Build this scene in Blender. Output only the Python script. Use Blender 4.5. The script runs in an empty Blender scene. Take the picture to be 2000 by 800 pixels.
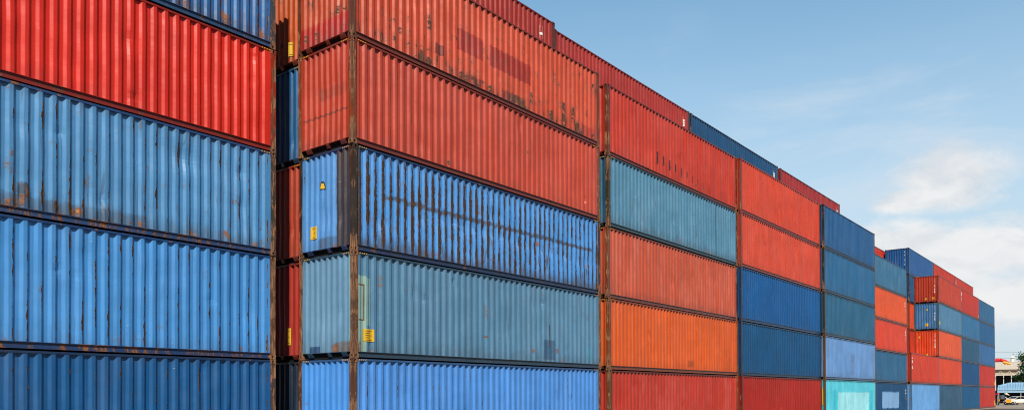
import bpy, math, random
from mathutils import Vector, noise
random.seed(7)
S = bpy.context.scene
COL = S.collection
R = math.radians

# ------------------------------------------------------------------ helpers
def link(o, parent=None):
    COL.objects.link(o)
    if parent is not None: o.parent = parent
    return o
def mesh_from(name, V, F, smooth=False):
    me = bpy.data.meshes.new(name)
    me.from_pydata(V, [], F); me.update()
    if smooth: me.shade_smooth()
    return me
class MB:
    """collects boxes, prisms and tubes into one mesh"""
    def __init__(s): s.V = []; s.F = []
    def box(s, a, b):
        x0,y0,z0 = a; x1,y1,z1 = b; n = len(s.V)
        s.V += [(x0,y0,z0),(x1,y0,z0),(x1,y1,z0),(x0,y1,z0),(x0,y0,z1),(x1,y0,z1),(x1,y1,z1),(x0,y1,z1)]
        s.F += [tuple(n+i for i in f) for f in ((0,3,2,1),(4,5,6,7),(0,1,5,4),(1,2,6,5),(2,3,7,6),(3,0,4,7))]
        return s
    def bar(s, p, q, r, n=8, r2=None):
        p = Vector(p); q = Vector(q); d = (q-p).normalized(); r2 = r if r2 is None else r2
        u = d.orthogonal().normalized(); v = d.cross(u); k = len(s.V)
        for c, rr in ((p, r), (q, r2)):
            for i in range(n):
                a = 2*math.pi*i/n; s.V.append(tuple(c + u*rr*math.cos(a) + v*rr*math.sin(a)))
        for i in range(n):
            j = (i+1) % n; s.F.append((k+i, k+j, k+n+j, k+n+i))
        s.F.append(tuple(k+i for i in reversed(range(n)))); s.F.append(tuple(k+n+i for i in range(n)))
        return s
    def prism(s, pts, axis, a, b):
        """extrude polygon pts (2D) along axis 0/1/2 from a to b"""
        k = len(s.V); n = len(pts)
        for c in (a, b):
            for p in pts:
                v = list(p); v.insert(axis, c); s.V.append(tuple(v))
        for i in range(n):
            j = (i+1) % n; s.F.append((k+i, k+j, k+n+j, k+n+i))
        s.F.append(tuple(k+i for i in reversed(range(n)))); s.F.append(tuple(k+n+i for i in range(n)))
        return s
    def mesh(s, name, smooth=False):
        me = mesh_from(name, s.V, s.F, smooth)
        import bmesh
        bm = bmesh.new(); bm.from_mesh(me); bmesh.ops.recalc_face_normals(bm, faces=bm.faces); bm.to_mesh(me); bm.free()
        return me
    def build(s, name, mat, parent=None, smooth=False):
        me = s.mesh(name, smooth); me.materials.append(mat)
        return link(bpy.data.objects.new(name, me), parent)
def put(name, me, mat, parent):
    """object on shared mesh data with a material of its own"""
    if not me.materials: me.materials.append(None)
    o = bpy.data.objects.new(name, me)
    o.material_slots[0].link = 'OBJECT'; o.material_slots[0].material = mat
    return link(o, parent)
def empty(name, loc, label, cat, group=None, rz=0):
    o = bpy.data.objects.new(name, None); o.empty_display_size = .3
    o.location = loc; o.rotation_euler = (0,0,rz); o['label'] = label; o['category'] = cat
    if group: o['group'] = group
    return link(o)
def tag(o, label, cat, group=None):
    o['label'] = label; o['category'] = cat
    if group: o['group'] = group
def lin(c):
    return tuple(((v/255)/12.92 if v/255 <= .04045 else ((v/255+.055)/1.055)**2.4) for v in c)

# ------------------------------------------------------------------ node helpers
class NT:
    def __init__(s, tree): s.t = tree; s.n = tree.nodes; s.l = tree.links
    def node(s, typ, **kw):
        n = s.n.new(typ)
        for k, v in kw.items(): setattr(n, k, v)
        return n
    def set(s, sock, v):
        if isinstance(v, bpy.types.NodeSocket): s.l.new(v, sock)
        elif isinstance(v, (tuple, list)) and sock.type == 'RGBA': sock.default_value = (*v[:3], 1)
        else: sock.default_value = v
    def m(s, op, a, b=0.0, c=0.0, clamp=False):
        n = s.node('ShaderNodeMath', operation=op, use_clamp=clamp)
        for i, v in enumerate((a, b, c)): s.set(n.inputs[i], v)
        return n.outputs[0]
    def add(s,a,b): return s.m('ADD',a,b)
    def mul(s,a,b): return s.m('MULTIPLY',a,b)
    def sub(s,a,b): return s.m('SUBTRACT',a,b)
    def ss(s, v, a, b):
        n = s.node('ShaderNodeMapRange', interpolation_type='SMOOTHSTEP')
        s.set(n.inputs['Value'], v); s.set(n.inputs['From Min'], a); s.set(n.inputs['From Max'], b)
        return n.outputs[0]
    def mix(s, f, a, b, blend='MIX'):
        n = s.node('ShaderNodeMix', data_type='RGBA', blend_type=blend)
        s.set(n.inputs[0], f); s.set(n.inputs[6], a); s.set(n.inputs[7], b)
        return n.outputs[2]
    def vec(s, x, y, z=0.0):
        n = s.node('ShaderNodeCombineXYZ')
        for i, v in enumerate((x, y, z)): s.set(n.inputs[i], v)
        return n.outputs[0]
    def noise(s, v, scale=1., detail=3., rough=.5, dist=0.):
        n = s.node('ShaderNodeTexNoise', noise_dimensions='3D')
        s.set(n.inputs['Vector'], v); n.inputs['Scale'].default_value = scale
        n.inputs['Detail'].default_value = detail; n.inputs['Roughness'].default_value = rough
        n.inputs['Distortion'].default_value = dist
        return n.outputs['Fac']
    def sep(s, v):
        n = s.node('ShaderNodeSeparateXYZ'); s.set(n.inputs[0], v); return n.outputs

PITCH = .278; X0 = .17; W = 2.438
def make_paint_group():
    g = bpy.data.node_groups.new('weathered_paint', 'ShaderNodeTree')
    I = g.interface
    for n, t, d in (('Color','NodeSocketColor',(1,1,1,1)),('Rust','NodeSocketFloat',.2),('Edge','NodeSocketFloat',.2),
                    ('Dirt','NodeSocketFloat',.3),('Fade','NodeSocketFloat',.3),('Scratch','NodeSocketFloat',.3),
                    ('Boost','NodeSocketFloat',0.),('Seed','NodeSocketFloat',0.),('Frame','NodeSocketFloat',0.)):
        k = I.new_socket(n, in_out='INPUT', socket_type=t); k.default_value = d
    I.new_socket('Shader', in_out='OUTPUT', socket_type='NodeSocketShader')
    q = NT(g); gi = q.node('NodeGroupInput').outputs; go = q.node('NodeGroupOutput')
    tc = q.node('ShaderNodeTexCoord'); x, y, z = q.sep(tc.outputs['Object'])[:3]
    s = q.add(q.add(x, y), q.mul(gi['Seed'], 17.37))
    sd = q.mul(gi['Seed'], 3.1)
    N1 = q.noise(q.vec(q.mul(s,.45), q.mul(z,.7), sd), 1, 4, .55)
    N2 = q.noise(q.vec(q.mul(s,17), q.mul(z,.55), sd), 1, 3, .6)
    N3 = q.noise(q.vec(q.mul(s,5.0), q.mul(z,1.7), sd), 1, 7, .70, .3)
    N4 = q.noise(q.vec(q.mul(s,30), q.mul(z,11), sd), 1, 3, .6)
    N5 = q.noise(q.vec(q.mul(s,1.1), q.mul(z,.5), q.add(sd,9)), 1, 3, .6)
    bottom = q.ss(z, 1.0, .15)
    isend = q.m('LESS_THAN', x, .12)
    ra = q.add(q.mul(q.m('DIVIDE', q.sub(y, .15), (W-.30)/8.6), isend), q.mul(q.m('DIVIDE', q.sub(x, X0), PITCH), q.sub(1., isend)))
    ra = q.add(ra, 20.); ph = q.m('FRACT', ra); rid = q.m('FLOOR', ra)
    NR = q.noise(q.vec(q.mul(rid, 9.13), q.add(q.mul(z,.35), sd), 2.), 1, 2, .5)
    # paint tone
    tone = q.mul(q.add(.78, q.mul(N1,.44)), q.add(.86, q.mul(N2,.28)))
    tone = q.mul(tone, q.add(.80, q.mul(NR,.40)))
    col = q.mix(1, gi['Color'], q.vec(tone,tone,tone), 'MULTIPLY')
    # chalky fading in cloudy vertical areas
    fd = q.mul(q.ss(q.add(q.mul(N5,.7), q.mul(N2,.3)), .42, .72), gi['Fade'])
    pale = q.mix(.12, q.mix(1, gi['Color'], (1.35,1.35,1.35), 'MULTIPLY'), (.7,.7,.7))
    col = q.mix(fd, col, pale)
    # thin dark streaks running down
    N6 = q.noise(q.vec(q.mul(s,42), q.mul(z,.8), q.add(sd,3)), 1, 2, .5)
    dk = q.mul(q.ss(q.mul(N6, q.add(.6,q.mul(N5,.8))), .60, .80), q.mul(gi['Dirt'],.9))
    col = q.mix(dk, col, (.035,.03,.028))
    # grime gathered at the foot and under the top rail
    gr = q.mul(q.ss(q.add(z, q.mul(q.sub(N2,.5),1.1)), .62, .12), gi['Dirt'])
    gt = q.mul(q.ss(q.add(z, q.mul(q.sub(N2,.5),.5)), 2.62, 2.88), q.mul(gi['Dirt'],.45))
    col = q.mix(q.m('MAXIMUM', q.mul(gr,.8), gt), col, (.05,.04,.035))
    # chips and scrapes down to primer
    sc = q.mul(q.ss(q.add(q.mul(N4,.75), q.mul(N3,.3)), .695, .735), gi['Scratch'])
    col = q.mix(sc, col, (.62,.6,.56))
    # rust: blotches, ridge edges
    N7 = q.noise(q.vec(q.add(q.mul(rid, 3.71), q.mul(gi['Seed'], 5.3)), q.mul(z,1.15), q.add(sd,5)), 1, 3, .55)
    N8 = q.noise(q.vec(q.mul(s,16), q.mul(z,5), q.add(sd,7)), 1, 4, .7)
    de = q.m('ABSOLUTE', q.sub(ph, .31))
    fld = q.add(q.add(q.mul(N3,.8), q.mul(N2,.22)), q.mul(bottom,.05))
    fld = q.add(fld, q.mul(gi['Boost'], .45))
    th = q.sub(.735, q.mul(gi['Rust'],.30))
    r1 = q.ss(fld, th, q.add(th,.028))
    th2 = q.sub(.665, q.mul(gi['Edge'],.29))
    f2 = q.add(q.add(q.sub(N7, q.mul(de, 1.5)), q.mul(q.sub(N8,.5), .85)), gi['Boost'])
    r2 = q.mul(q.ss(f2, th2, q.add(th2,.035)), q.ss(gi['Edge'], 0.0, .04))
    r2 = q.mul(r2, q.ss(z, 2.84, 2.6))
    rust = q.m('MAXIMUM', r1, r2)
    ragged = r2
    halo = q.mul(q.ss(fld, q.sub(th,.06), th), .28)
    rc = q.mix(q.ss(q.add(q.mul(N4,.5),q.mul(N3,.5)),.40,.62), (.045,.020,.014), (.27,.105,.045))
    rc = q.mix(q.ss(q.add(q.mul(N4,.6),q.mul(N7,.4)),.60,.69), rc, (.50,.26,.10))
    cs = q.sep(gi['Color']); rc = q.mix(q.mul(q.ss(q.sub(cs[0], cs[2]), .08, .3), .75), rc, (.045,.017,.012))
    N9 = q.noise(q.vec(q.mul(s,24), q.mul(z,2.2), q.add(sd,1)), 1, 4, .6)
    rc = q.mix(gi['Frame'], rc, q.mix(q.ss(N9,.38,.66), (.10,.042,.024), (.42,.20,.085)))
    rc = q.mix(q.mul(ragged, .7), rc, (.035,.018,.013))
    hot = q.mul(q.mul(q.ss(q.m('ABSOLUTE', q.sub(ph,.40)), .07, .02), q.ss(N8,.44,.56)), r2); rc = q.mix(q.mul(hot,.8), rc, (.55,.27,.12))
    col = q.mix(halo, col, (.12,.06,.035))
    col = q.mix(rust, col, rc)
    b = q.node('ShaderNodeBsdfPrincipled')
    q.set(b.inputs['Base Color'], col)
    q.set(b.inputs['Roughness'], q.add(q.add(.34, q.mul(rust,.45)), q.mul(N1,.14)))
    b.inputs['Specular IOR Level'].default_value = .6
    w = q.noise(q.vec(q.mul(s,2.2), q.mul(z,1.6), sd), 1, 2, .5)
    h = q.add(q.add(q.mul(w,.020), q.mul(rust,.003)), q.mul(N3,.004))
    bp = q.node('ShaderNodeBump'); bp.inputs['Strength'].default_value = .8; bp.inputs['Distance'].default_value = 1.
    q.set(bp.inputs['Height'], h); q.l.new(bp.outputs[0], b.inputs['Normal'])
    q.l.new(b.outputs[0], go.inputs[0])
    return g
GRP = make_paint_group()
BR = .97
def base(rgb, k):
    e = (1.14, 1.05, 1.08) if rgb[2] > rgb[0] else (1.05, 1.08, 1.22)
    if rgb[2] <= rgb[0]: k *= .80
    return tuple(min(.92, k*v**p) for v, p in zip(lin(rgb), e))
def paint(name, rgb, rust=.2, edge=.15, dirt=.3, fade=.3, scratch=.3, seed=None, patches=(), k=None, frame=0.):
    """rgb as 0-255 sRGB paint colour; patches: (side, a0, a1, z0, z1, rgb or None, opacity, rust boost, softness)"""
    m = bpy.data.materials.new(name); m.use_nodes = True
    q = NT(m.node_tree); q.n.clear()
    out = q.node('ShaderNodeOutputMaterial'); g = q.node('ShaderNodeGroup'); g.node_tree = GRP
    k = BR if k is None else k
    c = base(rgb, k); col = (*c, 1); boost = None
    if patches:
        tc = q.node('ShaderNodeTexCoord'); x, y, z = q.sep(tc.outputs['Object'])[:3]
        wob = q.noise(tc.outputs['Object'], 5, 4, .6)
        for (side, a0, a1, z0, z1, prgb, op, bo, soft) in patches:
            a = x if side == 'f' else y
            on = q.m('LESS_THAN', y, .08) if side == 'f' else q.m('LESS_THAN', x, .12)
            jw = q.mul(q.sub(wob, .5), soft*3)
            aa = q.add(a, jw); zz = q.add(z, jw); sf = max(soft*.5, .004)
            f = q.mul(q.mul(q.ss(aa, a0-sf, a0+sf), q.ss(aa, a1+sf, a1-sf)), q.mul(q.ss(zz, z0-sf, z0+sf), q.ss(zz, z1+sf, z1-sf)))
            f = q.mul(f, on)
            if prgb is not None:
                pc = base(prgb, k); col = q.mix(q.mul(f, op), col, pc)
            if bo: boost = q.mul(f, bo) if boost is None else q.add(boost, q.mul(f, bo))
    q.set(g.inputs['Color'], col)
    for n, v in (('Rust',rust),('Edge',edge),('Dirt',dirt),('Fade',fade),('Scratch',scratch),('Seed',random.random()*9 if seed is None else seed),('Frame',frame)):
        g.inputs[n].default_value = v
    if boost is not None: q.set(g.inputs['Boost'], boost)
    q.l.new(g.outputs[0], out.inputs[0])
    return m
def simple(name, rgb, rough=.6, metal=0., var=.15, scale=8., linear=False, bump=0.):
    m = bpy.data.materials.new(name); m.use_nodes = True
    q = NT(m.node_tree); b = q.n['Principled BSDF']
    c = rgb if linear else lin(rgb)
    tc = q.node('ShaderNodeTexCoord'); n = q.noise(tc.outputs['Object'], scale, 4, .6)
    f = q.add(1-var, q.mul(n, 2*var)); q.set(b.inputs['Base Color'], q.mix(1, c, q.vec(f,f,f), 'MULTIPLY'))
    b.inputs['Roughness'].default_value = rough; b.inputs['Metallic'].default_value = metal
    if bump:
        bp = q.node('ShaderNodeBump'); bp.inputs['Distance'].default_value = bump; q.set(bp.inputs['Height'], n); q.l.new(bp.outputs[0], b.inputs['Normal'])
    return m

# ------------------------------------------------------------------ container meshes (x along, y into the stack, z up)
L, W, H = 12.192, 2.438, 2.896
ZB, ZT = .172, 2.832          # corrugated sheet between bottom and top rail
D0, D1 = .010, .060           # depth of outer and inner flats
def profile(a0, a1, pitch):
    """[(a, depth)] of the corrugation, rounded edges"""
    f = pitch/.278; pts = [(a0, D0)]
    n = int((a1-a0)/pitch); a = a0 + .0
    r = .007*f
    for i in range(n):
        o = a + i*pitch
        for da, d in ((.072*f-r, D0), (.072*f+r, D0+.0037), (.140*f-r, D1-.0037), (.140*f+r, D1), (.210*f-r, D1), (.210*f+r, D1-.0037), (.278*f-r, D0+.0037), (.278*f+r, D0)):
            pts.append((o+da, d))
    pts.append((a1, D0)); return pts
SIDE = profile(X0, L-X0, PITCH)
EP = (W-.30)/8.6
END = profile(.15, W-.15, EP)
def sheet(name, prof, mode, amp=0., dents=(), seed=0., zn=15):
    """mode: 'front' | 'back' | 'left' | 'right'"""
    V = []; F = []; n = len(prof)
    for j in range(zn+1):
        t = j/zn; z = ZB + (ZT-ZB)*t
        for (a, d) in prof:
            dd = d
            if amp:
                env = min(1, 6*t, 6*(1-t))
                dd += env*amp*noise.noise(Vector((a*1.3+seed, z*1.6, seed)))
                for (da, dz, r, dep) in dents:
                    q = ((a-da)**2 + ((z-dz)*.8)**2)/(r*r)
                    if q < 4: dd += dep*math.exp(-q*1.6)
            V.append({'front': (a, dd, z), 'back': (a, W-dd, z), 'left': (dd, a, z), 'right': (L-dd, a, z)}[mode])
    for j in range(zn):
        for i in range(n-1):
            k = j*n+i; f = (k, k+1, k+n+1, k+n)
            F.append(f if mode in ('front', 'right') else f[::-1])
    return mesh_from(name, V, F, False)
def side_variant(seed, amp=.008, nd=6, extra=()):
    rnd = random.Random(seed)
    d = [(rnd.uniform(.5, L-.5), rnd.uniform(.3, 2.6), rnd.uniform(.08,.35), rnd.uniform(.01,.035)) for _ in range(nd)] + list(extra)
    return sheet('side_panel', SIDE, 'front', amp, d, seed*3.7, 26)
FRONT = [side_variant(s) for s in (1,2,3,4)]
BACK = sheet('side_panel', SIDE, 'back', zn=1)
LEFTS = [sheet('end_panel', END, 'left', .010, [(1.1+.2*s, 1.0, .3, .02), (.6, .7+.3*s, .2, .02)], s*5.1, 22) for s in (0,1,2)]

def casting_mesh():
    """corner fitting with its oval holes, origin at the outer bottom corner, x/y/z inward"""
    import bmesh
    a, b, c = .178, .162, .118
    me = MB().box((0,0,0),(a,b,c)).mesh('corner_casting')
    bm = bmesh.new(); bm.from_mesh(me)
    def hole(face_axis, u0, u1, z0, z1):
        pass
    bm.free()
    # shell built from frames round a hole on the two outer faces, plus inner dark cavity
    m = MB(); t = .022
    def face_with_hole(fn, w, h, hw, hh):
        N = 12; k = len(m.V); cx, cz = w/2, h/2
        rect = []; oval = []
        for i in range(N):
            an = 2*math.pi*(i+.5)/N; ca, sa = math.cos(an), math.sin(an)
            sx = (w/2)/max(abs(ca),1e-6); sz = (h/2)/max(abs(sa),1e-6); r = min(sx, sz)
            rect.append((cx+ca*r, cz+sa*r)); oval.append((cx+hw*ca, cz+hh*sa))
        for p in rect: m.V.append(fn(p[0], p[1], 0))
        for p in oval: m.V.append(fn(p[0], p[1], 0))
        for p in oval: m.V.append(fn(p[0], p[1], .05))
        for i in range(N):
            j = (i+1) % N
            m.F.append((k+i, k+j, k+N+j, k+N+i)); m.F.append((k+N+i, k+N+j, k+2*N+j, k+2*N+i))
        # corners of the rectangle
        corners = [(0,0),(w,0),(w,h),(0,h)]
        for (px, pz) in corners:
            near = sorted(range(N), key=lambda i: (rect[i][0]-px)**2+(rect[i][1]-pz)**2)[:2]
            q = len(m.V); m.V.append(fn(px, pz, 0)); m.F.append((q, k+near[0], k+near[1]))
        m.F.append(tuple(k+2*N+i for i in range(N)))
    face_with_hole(lambda u, v, d: (u, d, v), a, c, .030, .040)      # side face
    face_with_hole(lambda u, v, d: (d, u, v), b, c, .028, .040)      # end face
    k = len(m.V); m.V += [(0,0,0),(a,0,0),(a,b,0),(0,b,0),(0,0,c),(a,0,c),(a,b,c),(0,b,c)]
    m.F += [(k,k+3,k+2,k+1),(k+4,k+5,k+6,k+7),(k+1,k+2,k+6,k+5),(k+2,k+3,k+7,k+6)]
    return m.mesh('corner_casting')
CAST = casting_mesh()
def cast_variants():
    out = {}
    for ix in (0,1):
        for iy in (0,1):
            for iz in (0,1):
                V = [((L-v.co.x) if ix else v.co.x, (W-v.co.y) if iy else v.co.y, (H-v.co.z) if iz else v.co.z) for v in CAST.vertices]
                flip = (ix+iy+iz) % 2
                F = [tuple(reversed(p.vertices)) if flip else tuple(p.vertices) for p in CAST.polygons]
                out[(ix,iy,iz)] = mesh_from('corner_casting', V, F)
    return out
CASTS = cast_variants()
def post_mesh(ix, iy):
    # open angle: one plate on the side face, one on the end face, folded lips
    fx = lambda x: L-x if ix else x
    fy = lambda y: W-y if iy else y
    pts = [(.006,.006),(.150,.006),(.150,.016),(.166,.016),(.166,.030),(.142,.030),(.142,.018),(.018,.018),(.018,.128),(.034,.128),(.034,.150),(.020,.150),(.020,.140),(.006,.140)]
    P = [(fx(a), fy(b)) for a, b in pts]
    return MB().prism(P, 2, .118, H-.118).mesh('corner_post')
POSTS = {(i,j): post_mesh(i,j) for i in (0,1) for j in (0,1)}
def wobble_rail(fn, x0, x1, n, name):
    """prism along x whose cross-section is nudged a little at each station"""
    V = []; F = []
    for i in range(n+1):
        x = x0+(x1-x0)*i/n
        pts = fn(); d = .006*noise.noise(Vector((x*.8, 3.1, 7))); e = .005*noise.noise(Vector((x*.6, 9.1, 2)))
        for (y, z) in pts: V.append((x, y+d, z+e))
    m = len(fn())
    for i in range(n):
        for j in range(m):
            k = (j+1) % m; F.append((i*m+j, i*m+k, (i+1)*m+k, (i+1)*m+j))
    F.append(tuple(range(m))); F.append(tuple(n*m+i for i in reversed(range(m))))
    b = MB(); b.V = V; b.F = F
    return b.mesh(name)
BOT = lambda: [(.003,.176),(.003,.163),(.036,.160),(.036,.036),(.004,.032),(.004,.024),(.050,.024),(.050,.176)]
TOP = lambda: [(.004,2.826),(.004,2.872),(.012,2.880),(.066,2.880),(.066,2.822),(.050,2.822)]
RB_F = wobble_rail(BOT, .178, L-.178, 60, 'bottom_rail')
RT_F = wobble_rail(TOP, .178, L-.178, 60, 'top_rail')
RB_B = MB().box((.178,W-.05,.012),(L-.178,W-.004,.176)).mesh('bottom_rail')
RT_B = MB().box((.178,W-.066,2.825),(L-.178,W-.004,2.890)).mesh('top_rail')
def end_rails(ix):
    fx = lambda x: L-x if ix else x
    bx = lambda m,a,b: m.box((min(fx(a[0]),fx(b[0])),a[1],a[2]),(max(fx(a[0]),fx(b[0])),b[1],b[2]))
    top = MB(); bx(top,(.004,.162,2.822),(.066,W-.162,2.878))
    low = MB(); bx(low,(.004,.162,.164),(.16,W-.162,.178))
    for yy, dd in ((.30,.22),(1.02,.12),(1.84,.22)):
        k = [(fx(.008),.163),(fx(.008),.135),(fx(.05),.05),(fx(.13),.05),(fx(.13),.163)]
        low.prism([(a,b) for a,b in k], 1, yy, yy+dd)
    return top.mesh('end_top_rail'), low.mesh('end_sill')
ER = [end_rails(0), end_rails(1)]
RECESS = [MB().box((.10,.163,.0),(.13,W-.163,.163)).mesh('recess_shade_panel'), MB().box((L-.13,.163,.0),(L-.10,W-.163,.163)).mesh('recess_shade_panel')]  # panels added to hold the painted shade below the end sills
def roof():
    V=[];F=[]; n=0; x=.07
    while x < L-.07:
        for dx, z in ((0,2.878),(.10,2.878),(.12,2.860),(.20,2.860),(.22,2.878)):
            if x+dx < L-.06: V += [(x+dx,.066,z),(x+dx,W-.066,z)]; n+=1
        x += .22
    for i in range(n-1): F.append((2*i,2*i+2,2*i+3,2*i+1))
    return mesh_from('roof_panel',V,F)
ROOF = roof()
FLOOR = MB().box((.17,.052,.135),(L-.17,W-.052,.163)); FLOOR.box((.42,.06,.02),(.44,W-.06,.134)); FLOOR.box((L-.44,.06,.02),(L-.42,W-.06,.134)); FLOOR.box((.3,.10,.02),(L-.3,.12,.134))
for i in range(20): FLOOR.box((.5+i*.58,.052,.03),(.545+i*.58,W-.052,.133))
FLOOR = FLOOR.mesh('underframe')
def door_mesh(k):
    y0 = .16 if k == 0 else W/2+.004; y1 = W/2-.004 if k == 0 else W-.16
    m = MB().box((L-.05, y0, .18),(L-.02, y1, 2.82))
    for i in range(4): m.box((L-.019, y0+.09, .32+i*.62),(L-.008, y1-.09, .72+i*.62))
    return m.mesh('door')
def rod_mesh(k):
    y0 = .16 if k == 0 else W/2+.004
    m = MB()
    for dy in (.28,.78): m.bar((L-.004, y0+dy, .1),(L-.004, y0+dy, 2.86), .017); m.box((L-.016,y0+dy-.02,1.2),(L+.012,y0+dy+.3,1.24))
    return m.mesh('locking_rod')
DOORS = [door_mesh(0), door_mesh(1)]; RODS = [rod_mesh(0), rod_mesh(1)]

def depth_at(prof, a):
    for (p, d), (q, e) in zip(prof, prof[1:]):
        if p <= a <= q: return d+(e-d)*(a-p)/max(q-p,1e-6)
    return D0
def drape(name, side, a0, a1, z0, z1, off=.016, poly=None):
    """a thin decal that follows the corrugation"""
    prof = SIDE if side == 'f' else END
    A = sorted({a0, a1} | {p for p, _ in prof if a0 < p < a1})
    V=[];F=[]
    if poly: # triangle: (a at apex, zbottom, ztop)
        for a in A:
            t = 1-abs(a-(a0+a1)/2)/((a1-a0)/2); V += [(a, z0), (a, z0+(z1-z0)*max(t,.001))]
    else:
        for a in A: V += [(a, z0), (a, z1)]
    for i in range(len(A)-1):
        f = (2*i,2*i+2,2*i+3,2*i+1); F.append(f if side=='f' else f[::-1])
    V = [((a, depth_at(prof,a)-off, z) if side=='f' else (depth_at(prof,a)-off, a, z)) for a, z in V]
    return mesh_from(name, V, F)
def hazard_mesh():
    m = {}
    def strips(fn, a0, sgn):
        V=[];F=[];k=0
        for i in range(4):
            a = a0+sgn*i*.075; b = a+sgn*.034; sh = .022
            V += [fn(a,2.834),fn(b,2.834),fn(b+sh,2.868),fn(a+sh,2.868)]; F.append((k,k+1,k+2,k+3)); k+=4
        return mesh_from('hazard_stripes',V,F)
    m['fl'] = strips(lambda a,z:(a,-.004,z),.20,1); m['fr'] = strips(lambda a,z:(a,-.004,z),L-.21,-1)
    m['el'] = strips(lambda a,z:(.0005,a,z),.19,1); m['er'] = strips(lambda a,z:(.0005,a,z),W-.24,-1)
    return m
HZ = hazard_mesh()
YEL = simple('hazard_yellow', (215,165,20), .5, var=.5, scale=20)
YELS = simple('sticker_yellow', (215,172,35), .5, var=.12, scale=25)
BLK = simple('black_print', (25,22,18), .6)
PRT = simple('faded_print', (120,85,20), .6)
WHT = simple('white_print', (225,225,220), .6)
DARK = simple('dark_steel', (34,28,26), .8, var=.4, scale=4)
VOID = simple('recess_shade_black', (9,8,8), 1., var=.3)  # near-black colour standing in for shade in the end recesses
FLOORM = simple('underframe_steel', (28,24,22), .9, var=.3)

def sticker(root, side, a, z, w, h, lines=4):
    s = put('sticker', drape('sticker', side, a, a+w, z, z+h), YELS, root)
    for i in range(lines):
        zz = z+h*(.82-.72*i/max(lines-1,1)); put('print', drape('print', side, a+w*.15, a+w*(.85 if i % 2 == 0 else .65), zz, zz+h*.045, .019), PRT, s)
def serial(root, side, a, ztop, n=9, hgt=.085, wd=.05):
    """vertical column of small white characters"""
    m = MB(); V=[];F=[];k=0; rnd = random.Random(a*10+ztop)
    for i in range(n):
        if i == 4: continue
        z1 = ztop-i*hgt*1.25; z0 = z1-hgt
        strokes = [(0,.012),(wd-.012,wd)] if rnd.random() < .6 else [(0,wd)]
        for s0, s1 in strokes:
            me = drape('x', side, a+s0, a+s1, z0, z1, .014); o = len(V)
            V += [tuple(v.co) for v in me.vertices]; F += [tuple(o+j for j in p.vertices) for p in me.polygons]
            bpy.data.meshes.remove(me)
    put('serial_number', mesh_from('serial_number', V, F), WHT, root)

GROUPS = 'shipping containers stacked in the yard'
def container(loc, length, label, mat, frame, post=None, front=None, left=None, group=GROUPS, haz=True, detail=True, name='shipping_container', endmat=None):
    r = empty(name, loc, label, 'container', group); r.scale.x = length/L
    put('side_panel', front or random.choice(FRONT), mat, r)
    put('side_panel', BACK, mat, r)
    put('end_panel', left or random.choice(LEFTS), endmat or mat, r)
    for k in (0,1):
        d = put('door', DOORS[k], mat, r)
        if detail: put('locking_rod', RODS[k], frame, d)
    put('roof_panel', ROOF, mat, r); put('underframe', FLOOR, FLOORM, r)
    put('bottom_rail', RB_F, frame, r); put('bottom_rail', RB_B, frame, r)
    put('top_rail', RT_F, frame, r); put('top_rail', RT_B, frame, r)
    for k in (0,1):
        put('end_top_rail', ER[k][0], frame, r); put('end_sill', ER[k][1], frame, r); put('recess_shade_panel', RECESS[k], VOID, r)
    for key, me in POSTS.items(): put('corner_post', me, post or frame, r)
    for key, me in CASTS.items(): put('corner_casting', me, post or frame, r)
    if haz:
        for key in HZ:
          if random.random() < .8: put('hazard_stripes', HZ[key], YEL, r)
    return r
# ------------------------------------------------------------------ yard layout
P = 2.904
def dk(c, f=.62): return tuple(int(v*f) for v in c)
def mkrow(prefix, t, y, length, specs, low=False):
    """specs: level -> dict"""
    out = {}
    for lv, sp in specs.items():
        c = sp['c']
        m = paint(f'{prefix}{lv}_paint', c, sp.get('rust',.12), sp.get('edge',.05), sp.get('dirt',.25), sp.get('fade',.3), sp.get('scr',.15), patches=sp.get('p',()))
        fr = paint(f'{prefix}{lv}_frame', sp.get('fc', dk(c,.8)), sp.get('frust',.3), 0, .35, .15, .2)
        po = paint(f'{prefix}{lv}_post', sp.get('pc', dk(c,.7)), sp.get('prust',.5), 0, .3, .2, .5, frame=.85)
        jx, jy = (random.uniform(-.025,.025), random.uniform(-.02,.02))
        em = paint(f'{prefix}{lv}_end', dk(c,.93), sp.get('rust',.12)+.05, sp.get('edge',.05), .3, .2, .2) if 'ec' not in sp else None  # end colour darkened to offset the stronger sun on the end walls
        if 'ec' in sp: em = paint(f'{prefix}{lv}_end', sp['ec'], sp.get('erust',.2), sp.get('eedge', min(sp.get('edge',.05),.25)), .3, .3, .3, patches=sp.get('ep',()))
        zz, sz = (lv-1)*P+.002, 1
        if low and lv > 1: zz, sz = P+(lv-2)*2.604+.002, 2.591/H
        out[lv] = container((t+jx, y+jy, zz), length, sp['l'], m, fr, po, front=sp.get('front'), left=sp.get('left'), haz=sp.get('haz', not (low and lv > 1)), endmat=em)
        out[lv].scale.z = sz
    return out

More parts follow.
